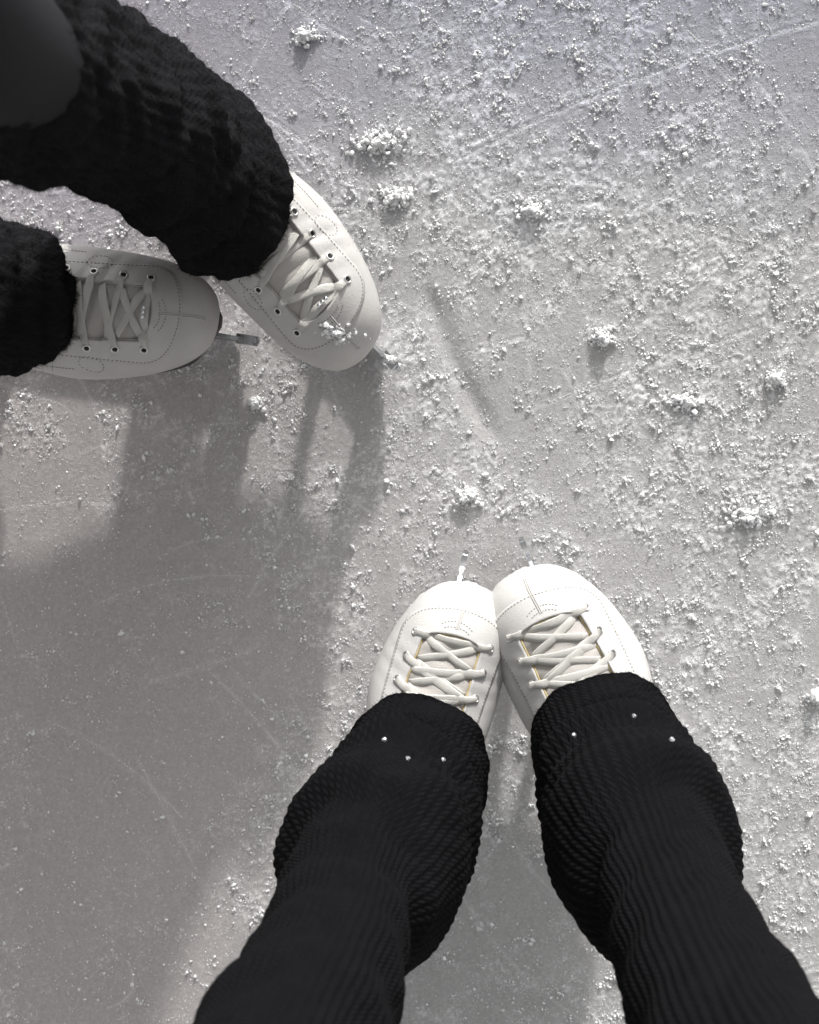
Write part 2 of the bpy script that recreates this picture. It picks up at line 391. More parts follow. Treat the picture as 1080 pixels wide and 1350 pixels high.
snow_clump(614, 655, .022, 150, 'snow clump ahead of the toes of the two lower white skates', .007)
snow_clump(985, 682, .028, 200, 'wide crumbled snow patch at right, level with the lower skates toe picks', .005, 1.4)
snow_clump(500, 190, .026, 200, 'broad crumbled snow clump right of the fuzzy leg warmer cuff', .006, 1.5)
snow_clump(1074, 918, .014, 90, 'lone snow clump at the right edge beside the lower right skate', .009)
snow_clump(402, 48, .016, 90, 'snow clump at the top of the picture right of the upper leg', .006)
snow_clump(337, 532, .015, 90, 'snow clump lying between the shadows of the upper skates', .006)
snow_clump(905, 530, .020, 110, 'scattered snow clump left of the right edge, above the crumbled patch', .004, 1.6)
snow_clump(520, 262, .020, 130, 'snow clump beside the toe box of the upper right skate', .005, 1.2)

# ------------------------------------------------------------------ ice skates
def tube_mesh(paths, rad, mat, name, nseg=6):
    vs, fs = [], []
    for pts in paths:
        base = len(vs); n = len(pts)
        for i, p in enumerate(pts):
            t = (pts[min(i + 1, n - 1)] - pts[max(i - 1, 0)]).normalized()
            a = t.cross(Vector((0, 0, 1)));  a = a.normalized() if a.length > 1e-4 else Vector((1, 0, 0)); b2 = a.cross(t)
            for j in range(nseg):
                w = 2 * math.pi * j / nseg; vs.append(p + (a * math.cos(w) + b2 * math.sin(w)) * rad)
        for i in range(n - 1):
            for j in range(nseg):
                fs.append((base + i * nseg + j, base + i * nseg + (j + 1) % nseg, base + (i + 1) * nseg + (j + 1) % nseg, base + (i + 1) * nseg + j))
        fs.append(tuple(base + j for j in range(nseg))); fs.append(tuple(base + (n - 1) * nseg + j for j in reversed(range(nseg))))
    return mesh(name, vs, fs, mat)

def prism(bm, prof, x0, x1):
    """profile in the y-z plane pushed through x"""
    a = [bm.verts.new((x0, y, z)) for y, z in prof]; b2 = [bm.verts.new((x1, y, z)) for y, z in prof]
    n = len(prof)
    bm.faces.new(a); bm.faces.new(list(reversed(b2)))
    for i in range(n): bm.faces.new((a[i], b2[i], b2[(i + 1) % n], a[(i + 1) % n]))

def bm_mesh(name, bm, mat, smooth=False, bev=0.0):
    bmesh.ops.recalc_face_normals(bm, faces=bm.faces)
    if bev: bmesh.ops.bevel(bm, geom=list(bm.edges), offset=bev, segments=2, affect='EDGES', profile=.6)
    me = bpy.data.meshes.new(name); bm.to_mesh(me); bm.free(); me.materials.append(mat)
    if smooth: me.polygons.foreach_set('use_smooth', [True] * len(me.polygons))
    return me

# stations of the boot: back/bottom point (y,z), front/top point (y,z), half width, sideways offset (towards the big toe)
BOOT = [(.2640, .082, .2640, .092, .009, .010), (.2600, .0745, .2585, .104, .0205, .0095), (.2510, .0700, .2470, .1155, .0305, .0085), (.2350, .0680, .2300, .1230, .0390, .007),
        (.2130, .0672, .2070, .1280, .0450, .0045), (.1870, .0675, .1810, .1335, .0485, .002), (.1570, .0690, .1570, .1405, .0500, 0), (.1240, .0740, .1350, .1510, .0475, 0),
        (.0850, .0820, .1170, .1660, .0420, 0), (.0420, .0920, .1040, .1830, .0370, 0), (.0120, .1050, .0960, .1980, .0340, 0), (.0060, .1350, .0900, .2150, .0320, 0),
        (.0100, .1700, .0880, .2320, .0320, 0)]
EYE = {}
def torus(r0, r1, n=14, k=6):
    vs, fs = [], []
    for i in range(n):
        a = 2 * math.pi * i / n
        for j in range(k):
            b2 = 2 * math.pi * j / k; vs.append(((r0 + r1 * math.cos(b2)) * math.cos(a), (r0 + r1 * math.cos(b2)) * math.sin(a), r1 * math.sin(b2)))
    for i in range(n):
        for j in range(k): fs.append((i * k + j, ((i + 1) % n) * k + j, ((i + 1) % n) * k + (j + 1) % k, i * k + (j + 1) % k))
    return vs, fs
tv, tf = torus(.0027, .0008); EYE['ring'] = mesh('eyelet', tv, tf, M['eyelet'])
EYE['hole'] = mesh('eyelet_hole', [(0.0023 * math.cos(a), .0023 * math.sin(a), .0) for a in np.linspace(0, 6.283, 13)[:-1]], [tuple(range(12))], M['hole'])

def make_skate(label, toe, heading, side, style):
    """toe: world xy of the toe tip; heading: unit vector the toe points to; side=+1 when the big toe is on local +x"""
    sy = style['sy']; Lb = .264 * sy
    hd = Vector((heading[0], heading[1], 0)).normalized()
    rz = math.atan2(-hd.x, hd.y)
    org = Vector((toe[0], toe[1], 0)) - hd * Lb
    sk = empty('ice_skate', org, rz); tag(sk, label, 'ice skate', 'white figure skates worn by the two skaters')
    r = random.Random(style['seed'])
    tab = np.array(BOOT); tab[:, 0] *= sy; tab[:, 2] *= sy; tab[:, 5] *= side; tab[:, 4] *= style['sw']
    ns, nt_ = 74, 64
    st = catmull(tab, np.linspace(0, 1, ns))
    vs = []
    for (yb, zb, yt, zt, w, xo) in st:
        for j in range(nt_):
            th = 2 * math.pi * j / nt_; u = (1 - math.cos(th)) / 2; s = math.sin(th)
            x_ = math.copysign(abs(s) ** .82, s) * w * (1 + .05 * (1 - 2 * u)) + xo
            u2 = u ** 1.12
            vs.append((x_, yb + (yt - yb) * u2, zb + (zt - zb) * u2))
    vs.append(((st[0][5]), st[0][0] + .0012, (st[0][1] + st[0][3]) / 2))
    fs = [tuple(int(q) for q in f_) for f_ in grid_faces(ns, nt_, True)] + [(len(vs) - 1, (j + 1) % nt_, j) for j in range(nt_)]
    # soft walking creases across the vamp, slight dents
    vv = []
    for (x_, y_, z_) in vs:
        c = .0007 * math.sin((y_ / sy + .3 * x_) * 420 + style['seed']) * math.exp(-((y_ / sy - .185) / .022) ** 2) * (1 if z_ > .1 else 0)
        vv.append((x_, y_, z_ + c * style['worn']))
    me = mesh('boot', vv, fs, M[style['leather']]); boot = link('boot', me, sk)
    bvh = BVHTree.FromPolygons([Vector(v_) for v_ in vv], fs)
    def top(x_, y_, tree=bvh):
        hit = tree.ray_cast(Vector((x_, y_, .4)), Vector((0, 0, -1)))
        return (hit[0], hit[1] if hit[1].z > 0 else -hit[1]) if hit[0] is not None else (None, None)
    ythr = style['throat'] * sy; iw0, iw1 = style['iw']; yback = .092 * sy
    yfront = style['uf'] * sy; ow = style['ow']
    xo_at = lambda y_: side * .0085 * min(1, max(0, (y_ / sy - .15) / .1)) ** 1.3
    # -- facing: the U-shaped eyelet piece sewn over the vamp
    nT, nQ = 90, 12
    def UV(t, q):
        """t 0..1 from the left arm round the toe to the right arm, q 0 inner edge .. 1 outer (stitched) edge"""
        def curve(hw0, hw1, yf, yc):
            if t < .36: k_ = t / .36; return -(hw1 + (hw0 - hw1) * k_), yback + (yc - yback) * k_
            if t > .64: k_ = (1 - t) / .36; return (hw1 + (hw0 - hw1) * k_), yback + (yc - yback) * k_
            a = (t - .36) / .28 * math.pi; return -hw0 * math.cos(a), yc + (yf - yc) * abs(math.sin(a)) ** .85
        xi, yi = curve(iw0, iw1, ythr, ythr - .010); xo_, yo = curve(ow, ow * .88, yfront, yfront - .030)
        X_ = xi + (xo_ - xi) * q; Y_ = yi + (yo - yi) * q
        return X_ + xo_at(Y_), Y_
    fv, ff = [], []
    for i in range(nT):
        for q_ in range(-1, nQ + 2):
            q = min(max(q_ / nQ, 0), 1); X_, Y_ = UV(i / (nT - 1), q)
            h_, n_ = top(X_, Y_)
            off = (.0030 * (1 - q) ** 1.5 + .0011) if 0 <= q_ <= nQ else -.0006
            fv.append(h_ + n_ * off)
    nc = nQ + 3
    ff = [tuple(int(a) for a in f_) for f_ in grid_faces(nT, nc)]
    facing = link('facing', mesh('facing', fv, ff, M[style['leather']]), sk)
    ftree = BVHTree.FromPolygons(fv + [Vector(v_) for v_ in vv], ff + [tuple(len(fv) + a for a in f_) for f_ in fs])
    # tan edge of the lining along the inner edge of the facing
    pth = []
    for i in range(int(nT * .04), int(nT * .96)):
        X_, Y_ = UV(i / (nT - 1), -.035); h_, n_ = top(X_, Y_); pth.append(h_ + n_ * .0022)
    link('lining_edge', tube_mesh([pth], .0007, M['lining'] if style['tan'] else M['tongue'], 'lining_edge'), sk)
    # -- tongue
    tv_, tfc = [], []
    nr, ncol = 40, 17
    for i in range(nr):
        y_ = ythr - .001 - (ythr - yback) * i / (nr - 1); hw = (iw0 + (iw1 - iw0) * i / nr) * (min(1, .35 + i / 5) if i < 5 else 1) + .002
        for j in range(ncol):
            a = -1 + 2 * j / (ncol - 1); h_, n_ = top(a * hw + xo_at(y_), y_)
            tv_.append(h_ + n_ * (.0006 + .0026 * (1 - a * a) + .0006 * math.sin(i * .9 + 3 * a)))
    tfc = [tuple(int(a) for a in f_) for f_ in grid_faces(nr, ncol)]
    link('tongue', mesh('tongue', tv_, tfc, M['tongue']), sk)
    alltree = BVHTree.FromPolygons(fv + [Vector(v_) for v_ in vv] + tv_, ff + [tuple(len(fv) + a for a in f_) for f_ in fs] + [tuple(len(fv) + len(vv) + a for a in f_) for f_ in tfc])
    # -- stitching: dashes along the outer edge of the facing, a second row, the side seam and the round patch
    dash_v, dash_f = [], []
    def dash(p, n_, t_, l, w, hgt):
        t_ = (t_ - n_ * t_.dot(n_)).normalized(); b2 = n_.cross(t_); k0 = len(dash_v)
        for (a, c, e) in ((-1, -1, -.4), (1, -1, -.4), (1, 1, -.4), (-1, 1, -.4), (-.8, -.7, 1), (.8, -.7, 1), (.8, .7, 1), (-.8, .7, 1)):
            dash_v.append(p + t_ * a * l / 2 + b2 * c * w / 2 + n_ * e * hgt)
        for q in ((4, 5, 6, 7), (0, 1, 5, 4), (1, 2, 6, 5), (2, 3, 7, 6), (3, 0, 4, 7)): dash_f.append(tuple(k0 + a for a in q))
    def sew(plan, step=.0027, l=.0017, w=.0009, tree=None, hgt=.0003):
        acc = 0
        for i in range(1, len(plan)):
            a, c = Vector(plan[i - 1]), Vector(plan[i]); d = (c - a).length; acc += d
            if acc >= step:
                acc = 0; h_, n_ = top(c.x, c.y, tree or ftree)
                if h_ is not None and n_.z > .08: dash(h_, n_, Vector((c.x - a.x, c.y - a.y, 0)), l, w, hgt)
    sew([UV(t, .955) for t in np.linspace(.01, .99, 900)])
    if style['patch']:
        for sd_ in (-1, 1):
            cx, cy, rr = sd_ * .0395, .178 * sy, .0088
            sew([(cx + .62 * rr * math.cos(a), cy + rr * math.sin(a)) for a in np.linspace(0, 6.4, 200)], .0024, .0014, .0008)
            sew([(sd_ * (.0455 - .30 * max(0, y_ - .185) - .9 * max(0, y_ - .205)) + xo_at(y_), y_) for y_ in np.linspace(.11 * sy, .165 * sy, 120)], .0021)
    for k_ in (0, 1):          # small arcs at the foot of the throat
        sew([(xo_at(ythr) + (.012 + .003 * k_) * math.sin(a), ythr + .001 + (.006 + .004 * k_) * math.cos(a)) for a in np.linspace(-1.1, 1.1, 120)], .0024, .0014, .0008)
    stch = link('stitching', mesh('stitching', dash_v, dash_f, M['thread'], False), sk); stch['kind'] = 'stuff'
    # -- centre seam over the toe box
    pts = []
    for y_ in np.linspace(ythr + .006, Lb - .005, 26):
        h_, n_ = top(xo_at(y_), y_, ftree)
        if h_ is not None: pts.append(h_ + n_ * .0001)
    link('toe_seam', tube_mesh([[p_ + Vector((d_, 0, 0)) for p_ in pts] for d_ in (-.0008, .0008)], .0006, M['stitch_hole'], 'toe_seam'), sk)
    # -- eyelets
    ey = {-1: [], 1: []}
    for i in range(style['rows']):
        for s_ in (-1, 1):
            y_ = ythr - .004 - i * style['pitch'] + r.uniform(-.0007, .0007)
            k_ = min(1, max(0, (ythr - y_) / (ythr - yback))); x_ = s_ * (iw0 + (iw1 - iw0) * k_ + .0072) + xo_at(y_)
            h_, n_ = top(x_, y_, ftree); ey[s_].append((h_, n_))
            o = link('eyelet', EYE['ring'], sk); o.location = h_ + n_ * .0004; o.rotation_euler = n_.to_track_quat('Z', 'Y').to_euler()
            ho = link('eyelet_hole', EYE['hole'], o); ho.location = (0, 0, -.0001)
    # -- lace: flat ribbons crossing over the tongue
    lv, lf, luv = [], [], []
    def ribbon(p0, p1, lift, wd, tw=0.0):
        n = 17; pts = []
        for i in range(n):
            t = i / (n - 1); p_ = p0.lerp(p1, t)
            h_, n_ = top(p_.x, p_.y, alltree)
            zt = p_.z + lift * math.sin(math.pi * t) ** .7
            if h_ is not None: zt = max(zt, h_.z + .0011) if 0 < i < n - 1 else zt
            pts.append(Vector((p_.x, p_.y, zt)))
        zs = [p_.z for p_ in pts]
        for i in range(1, n - 1): pts[i].z = max(zs[i], (zs[i - 1] + zs[i + 1]) / 2)
        k0 = len(lv); dist = 0
        dirn = (p1 - p0); dirn.z = 0; dirn.normalize(); wdir0 = Vector((-dirn.y, dirn.x, 0))
        for i, p_ in enumerate(pts):
            t = i / (n - 1); tg = (pts[min(i + 1, n - 1)] - pts[max(i - 1, 0)]).normalized()
            nn = tg.cross(wdir0).normalized(); nn = nn if nn.z > 0 else -nn
            wdir = (Matrix.Rotation(tw * math.sin(math.pi * t), 3, tg) @ wdir0); nn = wdir.cross(tg); nn = nn if nn.z > 0 else -nn
            ww = wd * (.72 + .28 * min(1, 6 * t, 6 * (1 - t))) * (1 + .06 * math.sin(t * 9 + tw * 20)); th_ = .00055
            if i: dist += (p_ - pts[i - 1]).length
            for (a, c) in ((-1, 0), (-.8, 1), (0, 1.25), (.8, 1), (1, 0), (.8, -1), (0, -1), (-.8, -1)):
                lv.append(p_ + wdir * a * ww / 2 + nn * c * th_)
        for i in range(n - 1):
            for j in range(8): lf.append((k0 + i * 8 + j, k0 + i * 8 + (j + 1) % 8, k0 + (i + 1) * 8 + (j + 1) % 8, k0 + (i + 1) * 8 + j))
        lf.append(tuple(k0 + j for j in range(8))); lf.append(tuple(k0 + (n - 1) * 8 + j for j in range(8)))
    wd = style['lace_w']; nrow = style['rows']
    a0, a1 = ey[-1][0], ey[1][0]
    ribbon(a0[0] + Vector((style['eo'], 0, .0005)), a1[0] + Vector((-style['eo'], 0, .0005)), .0022, wd, r.uniform(-.15, .15))
    for i in range(nrow):
        for s_ in (-1, 1):
            p0 = ey[s_][i][0] + Vector((-s_ * style['eo'], 0, .0006)); dn = style['skip'][0 if s_ < 0 else 1]
            y1 = ythr - .004 - (i + dn) * style['pitch'] + r.uniform(-.0015, .0015)
            if i == 0 and style['bar']: continue
            k_ = min(1.1, max(0, (ythr - y1) / (ythr - yback))); x1 = -s_ * (iw0 + (iw1 - iw0) * k_ - .001) + xo_at(y1)
            h_, n_ = top(x1, y1, bvh)
            if h_ is None: continue
            p1 = h_ + n_ * .0018
            ribbon(p0, p1, .0022 + (.0018 if s_ > 0 else 0), wd * r.uniform(.92, 1.06), r.uniform(-.25, .25))
        # under-crossings deeper down
        if i + 1 < nrow and i < style['under']:
            for s_ in (-1, 1):
                y0 = ythr - .004 - (i + .1) * style['pitch']; y1 = y0 - style['pitch'] * .9
                k_ = (ythr - y0) / (ythr - yback); h0, n0 = top(s_ * (iw0 + (iw1 - iw0) * k_) * .92 + xo_at(y0), y0); h1, n1 = top(-s_ * (iw0 + (iw1 - iw0) * k_) * .92 + xo_at(y1), y1)
                if h0 is not None and h1 is not None: ribbon(h0 + n0 * .001, h1 + n1 * .001, .0004, wd * .9)
    lm = mesh('lace', lv, lf, M['lace']); ul = lm.uv_layers.new(name='UVMap')
    for lp in lm.loops:
        co = lm.vertices[lp.vertex_index].co; ul.data[lp.index].uv = (co.x * 420, co.y * 420)
    link('lace', lm, sk)
    if style['charm']:
        pc = a0[0].lerp(a1[0], style['charm']); h_, n_ = top(pc.x, pc.y, alltree); axd = (a1[0] - a0[0]).normalized()
        bm = bmesh.new()
        for k_ in (-1, 0, 1):
            bmesh.ops.create_icosphere(bm, subdivisions=1, radius=.0019, matrix=Matrix.Translation(Vector((pc.x, pc.y, max(pc.z, h_.z) + .0040)) + axd * k_ * .0036))
        link('lace_charm', bm_mesh('lace_charm', bm, M['steel']), sk)
    # -- sole and heel
    sv, sf = [], []
    ys = np.linspace(.004, Lb - .0015, 44)
    for lay, (dz, gr) in enumerate(((.0025, .0), (-.003, .0012), (-.0085, .0005))):
        for s_ in (1, -1):
            for y_ in (ys if s_ > 0 else ys[::-1]):
                i_ = np.argmin(abs(st[:, 0] - y_)); w_ = np.interp(y_, st[::-1, 0][2:], st[::-1, 4][2:]); zb = np.interp(y_, st[:46, 0][::-1], st[:46, 1][::-1])
                endt = min(1, max(.02, (y_ - .0) / .03)) ** .5 * min(1, max(.02, (Lb - y_) / .022)) ** .5
                zb = min(zb, .074 + .016 * max(0, 1 - y_ / (.16 * sy)))
                sv.append((s_ * (w_ * .90 * min(endt, 1) + gr) + np.interp(y_, st[::-1, 0][2:], st[::-1, 5][2:]), y_, zb + dz))
    n = 88
    for l_ in range(2):
        for j in range(n): sf.append((l_ * n + j, l_ * n + (j + 1) % n, (l_ + 1) * n + (j + 1) % n, (l_ + 1) * n + j))
    sf.append(tuple(range(2 * n, 3 * n))); sf.append(tuple(reversed(range(n))))
    link('sole', mesh('sole', sv, sf, M[style['sole']]), sk)
    bm = bmesh.new(); hv = []
    for (z_, g) in ((.088, 1.0), (.052, .9)):
        hv.append([bm.verts.new((.031 * g * math.copysign(abs(math.sin(a)) ** .7, math.sin(a)), (.038 * sy) + .037 * sy * g * math.copysign(abs(math.cos(a)) ** .7, math.cos(a)), z_)) for a in np.linspace(0, 2 * math.pi, 29)[:-1]])
    for j in range(28): bm.faces.new((hv[0][j], hv[0][(j + 1) % 28], hv[1][(j + 1) % 28], hv[1][j]))
    bm.faces.new(hv[0]); bm.faces.new(list(reversed(hv[1])))
    link('heel', bm_mesh('heel', bm, M[style['sole']], False), sk)
    # -- blade: runner with toe pick, stanchions and mounting plates
    bm = bmesh.new(); T = .0019; F = Lb + style['pick']
    teeth = [(F - .022, .0015), (F - .018, .0105), (F - .0145, .0075), (F - .0115, .0145), (F - .008, .012), (F - .005, .0195), (F - .0025, .017), (F, .0255), (F - .002, .031), (F - .010, .0335)]
    prism(bm, [(-.022, .006), (-.018, .001), (.02, -.0012), (.10 * sy, -.0016), (F - .03, -.0006)] + teeth + [(F - .034, .0205), (.16 * sy, .0175), (.02, .017), (-.020, .014)], -T, T)
    prism(bm, [(F - .019, .012), (F - .001, .0262), (F - .004, .0335), (F - .019, .0335)], -style['pw'], style['pw'])
    T2 = .0016; zt = .0605
    prism(bm, [(F - .036, .018), (F - .012, .030), (F - .020, .045), (F - .034, zt), (F - .056, zt), (F - .046, .042)], -T2, T2)
    prism(bm, [(F - .098, .016), (F - .082, .016), (F - .086, .035), (F - .078, zt), (F - .104, zt), (F - .100, .035)], -T2, T2)
    prism(bm, [(.022 * sy, .015), (.060 * sy, .015), (.054 * sy, .030), (.062 * sy, .0525), (.010 * sy, .0525), (.026 * sy, .030)], -T2, T2)
    bl = link('blade', bm_mesh('blade', bm, M['steel']), sk)
    bm = bmesh.new(); prism(bm, [(F - .115, .0565), (F - .058, .0565), (F - .058, .0600), (F - .115, .0600)], -.020, .020)
    link('mounting_plate', bm_mesh('mounting_plate', bm, M['steel'], False, .0006), bl)
    bm = bmesh.new(); prism(bm, [(.006, .0495), (.066 * sy, .0495), (.066 * sy, .0525), (.006, .0525)], -.02, .02)
    link('mounting_plate', bm_mesh('mounting_plate', bm, M['steel'], False, .0006), bl)
    to_world = Matrix.Translation(org) @ Matrix.Rotation(rz, 4, 'Z')
    return sk, to_world, sy

NEAR = dict(sy=.86, sw=1.04, throat=.222, iw=(.0225, .0265), uf=.246, ow=.0410, rows=5, pitch=.0192, lace_w=.0070, skip=(1.15, .55), bar=True, leather='leather', worn=1, tan=True, patch=False, charm=None, sole='sole_white', pick=.018, pw=.0025, seed=3, under=3, eo=-.0012)
FAR = dict(NEAR, sy=1.0, sw=1.05, throat=.223, iw=(.0205, .0245), uf=.244, ow=.0385, rows=5, pitch=.0205, lace_w=.0072, skip=(.35, .35), leather='leather2', worn=2, tan=False, patch=True, charm=.45, sole='sole_dark', pick=.022, pw=.0042, seed=8, under=1, eo=.0015)

toeNL, toeNR = at(606, 767, .088), at(701, 747, .088)
toeFA, toeFB = at(492, 457, .088), at(284, 438, .088)
skNL = make_skate('clean white figure skate, left one of the pair at the bottom, under studded cuff', toeNL, (math.sin(R(13)), math.cos(R(13))), 1, NEAR)
skNR = make_skate('clean white figure skate, right one of the pair at the bottom with toes together', toeNR, (-math.sin(R(23)), math.cos(R(23))), -1, dict(NEAR, seed=5, skip=(.45, 1.1), sw=1.12, iw=(.0245, .0280), ow=.0450))
skFA = make_skate('white figure skate with snow on its toe, pointing down right under fuzzy leg warmer', toeFA, (.70, -.714), 1, FAR)
skFB = make_skate('shaded white figure skate at left edge, pointing right behind the other skate', toeFB, (.99, -.14), -1, dict(FAR, seed=12, charm=.5, skip=(.3, .6)))

# ------------------------------------------------------------------ skaters
def person(label, hips, foot_list):
    base = sum((f_['base'] for f_ in foot_list), Vector()) / len(foot_list); base.z = 0
    p = empty('person', base); tag(p, label, 'person', 'skaters standing on the ice')
    # one continuous body in black leggings, from the ankles to the waist
    co, ed, rad = [], [], []
    def add(v_, r_, prev=None):
        co.append(tuple(Vector(v_) - base)); rad.append(r_)
        if prev is not None: ed.append((prev, len(co) - 1))
        return len(co) - 1
    pel = add(hips, .10); up = add(hips + Vector((0, 0, .10)), .105, pel); add(hips + Vector((0, 0, .22)), .10, up)
    for f_ in foot_list:
        hj = add(f_['hip'], .078, pel); th = add(f_['hip'].lerp(f_['knee'], .5), .069, hj); kn = add(f_['knee'], f_.get('kr', .044), th)
        ca = add(f_['knee'].lerp(f_['ankle'], .35), .038, kn); an = add(f_['ankle'], .027, ca)
    me = bpy.data.meshes.new('body'); me.from_pydata(co, ed, []); me.update()
    o = link('body', me, p)
    sk = o.modifiers.new('skin', 'SKIN'); sk.use_smooth_shade = True; sk.branch_smoothing = .6
    for i, v_ in enumerate(me.skin_vertices[0].data): v_.radius = (rad[i], rad[i]); v_.use_root = (i == 0)
    sb = o.modifiers.new('subsurf', 'SUBSURF'); sb.levels = 2; sb.render_levels = 2
    me.materials.append(M['legging'])
    o['label'] = 'smooth black leggings on legs and hips'
    return p, base

def leg_warmer(parent, base, tw, sy, tab, lean, folds, nrib, mat, style, seed, nfib, fl, label, hem=(0, 0, .010)):
    """tab rows: front y, front z, back y, back z, half width (skate-local); lean(z)->world xy shift"""
    r = np.random.default_rng(seed)
    nr, nc = style['rows'], nrib * style['per']
    st = catmull(tab, np.linspace(0, 1, nr))
    V = np.zeros((nr, nc, 3)); UV_ = np.zeros((nr, nc, 2))
    th = np.linspace(0, 2 * math.pi, nc, endpoint=False)          # 0 = back, pi = front
    vlen = 0
    for i in range(nr):
        yf, zf, yb, zb, w = st[i]; t = i / (nr - 1)
        u = (1 - np.cos(th)) / 2
        cx, cy, cz = 0, (yf + yb) / 2, (zf + zb) / 2
        V[i, :, 0] = w * np.sign(np.sin(th)) * np.abs(np.sin(th)) ** .9
        V[i, :, 1] = yb + (yf - yb) * u; V[i, :, 2] = zb + (zf - zb) * u
        rad = np.stack([np.sin(th), -np.cos(th) * .9, 0 * th], -1); rad[:, 2] = .15 * (-np.cos(th)) * 0
        rad /= np.linalg.norm(rad, axis=1, keepdims=True)
        if i:
            vlen += math.hypot(st[i][1] - st[i - 1][1], st[i][0] - st[i - 1][0])
        ribw = th / (2 * math.pi) * nrib
        wob = .35 * np.sin(3 * th + 5 * t + seed) * style['wob'] * math.sin(t * 7)
        rib = style['ribh'] * (.3 + .7 * min(1, t / .05)) * np.cos(2 * math.pi * (ribw + wob))
        fd, dz = folds(th, t)
        n1 = (fbm(np.cos(th) * 1.0 + 5 + seed, np.sin(th) * 1.0 + t * 6.0, 1.6, 60 + seed, 3) - .5) * style['lump']
        V[i] += rad * (fd + n1 + rib)[:, None]; V[i, :, 2] += dz
        V[i, :, 1] += (hem[0] + hem[1] * np.sin(th) + hem[2] * np.abs(np.sin(th)) ** 2) * math.exp(-(t / .22) ** 2); V[i, :, 2] -= .35 * (hem[0] + hem[1] * np.sin(th)) * math.exp(-(t / .22) ** 2)
        UV_[i, :, 0] = ribw + wob; UV_[i, :, 1] = vlen / style['stitch']
    # hem turned in at both ends
    P = V.reshape(-1, 3)
    Pw = np.array([tuple(tw @ Vector(p_)) for p_ in P])
    lx = np.array([lean(z_) for z_ in Pw[:, 2]]); Pw[:, :2] += lx
    G = Pw.reshape(nr, nc, 3)
    c0 = G[0].mean(0); inner = []
    for k_, (s_, dz) in enumerate(((.985, -.0012), (.95, .0005), (.93, .006))):
        rr_ = c0 + (G[0] - c0) * s_; rr_[:, 2] += dz; inner.append(rr_)
    c1 = G[-1].mean(0); outer = []
    for (s_, dz) in ((.97, .002), (.90, -.004)):
        rr_ = c1 + (G[-1] - c1) * s_; rr_[:, 2] += dz; outer.append(rr_)
    G2 = np.concatenate([np.array(inner[::-1]), G, np.array(outer)], 0)
    U2 = np.concatenate([UV_[:1]] * 3 + [UV_] + [UV_[-1:]] * 2, 0)
    faces = grid_faces(G2.shape[0], nc, True)
    vb = np.array(tuple(base))
    me = np_mesh('leg_warmer', G2.reshape(-1, 3) - vb, faces, M[mat], True)
    ul = me.uv_layers.new(name='UVMap')
    uv = U2.reshape(-1, 2)[faces.ravel()].copy()
    uf = uv.reshape(-1, 4, 2); wrap = (uf[:, :, 0].max(1) - uf[:, :, 0].min(1)) > nrib * .5
    sub = uf[wrap]; sub[:, :, 0] = np.where(sub[:, :, 0] < nrib * .5, sub[:, :, 0] + nrib, sub[:, :, 0]); uf[wrap] = sub
    ul.data.foreach_set('uv', uf.reshape(-1).astype(np.float32))
    o = link('leg_warmer', me, parent); o['label'] = label
    # loose fibres
    if nfib:
        ii = r.integers(0, nr - 1, nfib); jj = r.integers(0, nc, nfib)
        nh = int(nfib * style['hemf']); ii[:nh] = 0
        p0 = G[ii, jj]; ctr = G[ii].mean(1)
        t1 = G[ii, (jj + 1) % nc] - G[ii, jj - 1]; t2 = G[np.minimum(ii + 1, nr - 1), jj] - G[np.maximum(ii - 1, 0), jj]
        nm = np.cross(t1, t2); nm /= np.linalg.norm(nm, axis=1, keepdims=True) + 1e-9
        flip = ((nm * (p0 - ctr)).sum(1) < 0); nm[flip] *= -1
        d = nm * r.uniform(.25, 1, (nfib, 1)) + r.normal(0, .75, (nfib, 3)); d[:nh] += np.array((0, 0, -.4)) + nm[:nh] * .4
        d /= np.linalg.norm(d, axis=1, keepdims=True); bad = (d * nm).sum(1) < .05; d[bad] = nm[bad]
        ln = fl * np.exp(r.normal(0, .45, (nfib, 1)))
        side = np.cross(d, r.normal(size=(nfib, 3))); side /= np.linalg.norm(side, axis=1, keepdims=True)
        curl = r.normal(0, .45, (nfib, 3)); w_ = style['fw']
        a = p0 - nm * .0004; m1 = a + d * ln * .5 + curl * ln * .12; m2 = a + d * ln + curl * ln * .5
        vv = np.stack([a - side * w_, a + side * w_, m1 + side * w_ * .9, m1 - side * w_ * .9, m2], 1).reshape(-1, 3) - vb
        b5 = (np.arange(nfib) * 5)[:, None]
        tri = np.concatenate([b5 + np.array([[0, 1, 2]]), b5 + np.array([[0, 2, 3]]), b5 + np.array([[3, 2, 4]])])
        fo = link('fuzz', np_mesh('fuzz', vv, tri, M['fibre']), o); fo['kind'] = 'stuff'
    return o, G

def ridge(x, sharp):               # rounded bulge that tucks under itself
    return np.exp(-np.abs(x) ** 1.6 * sharp)

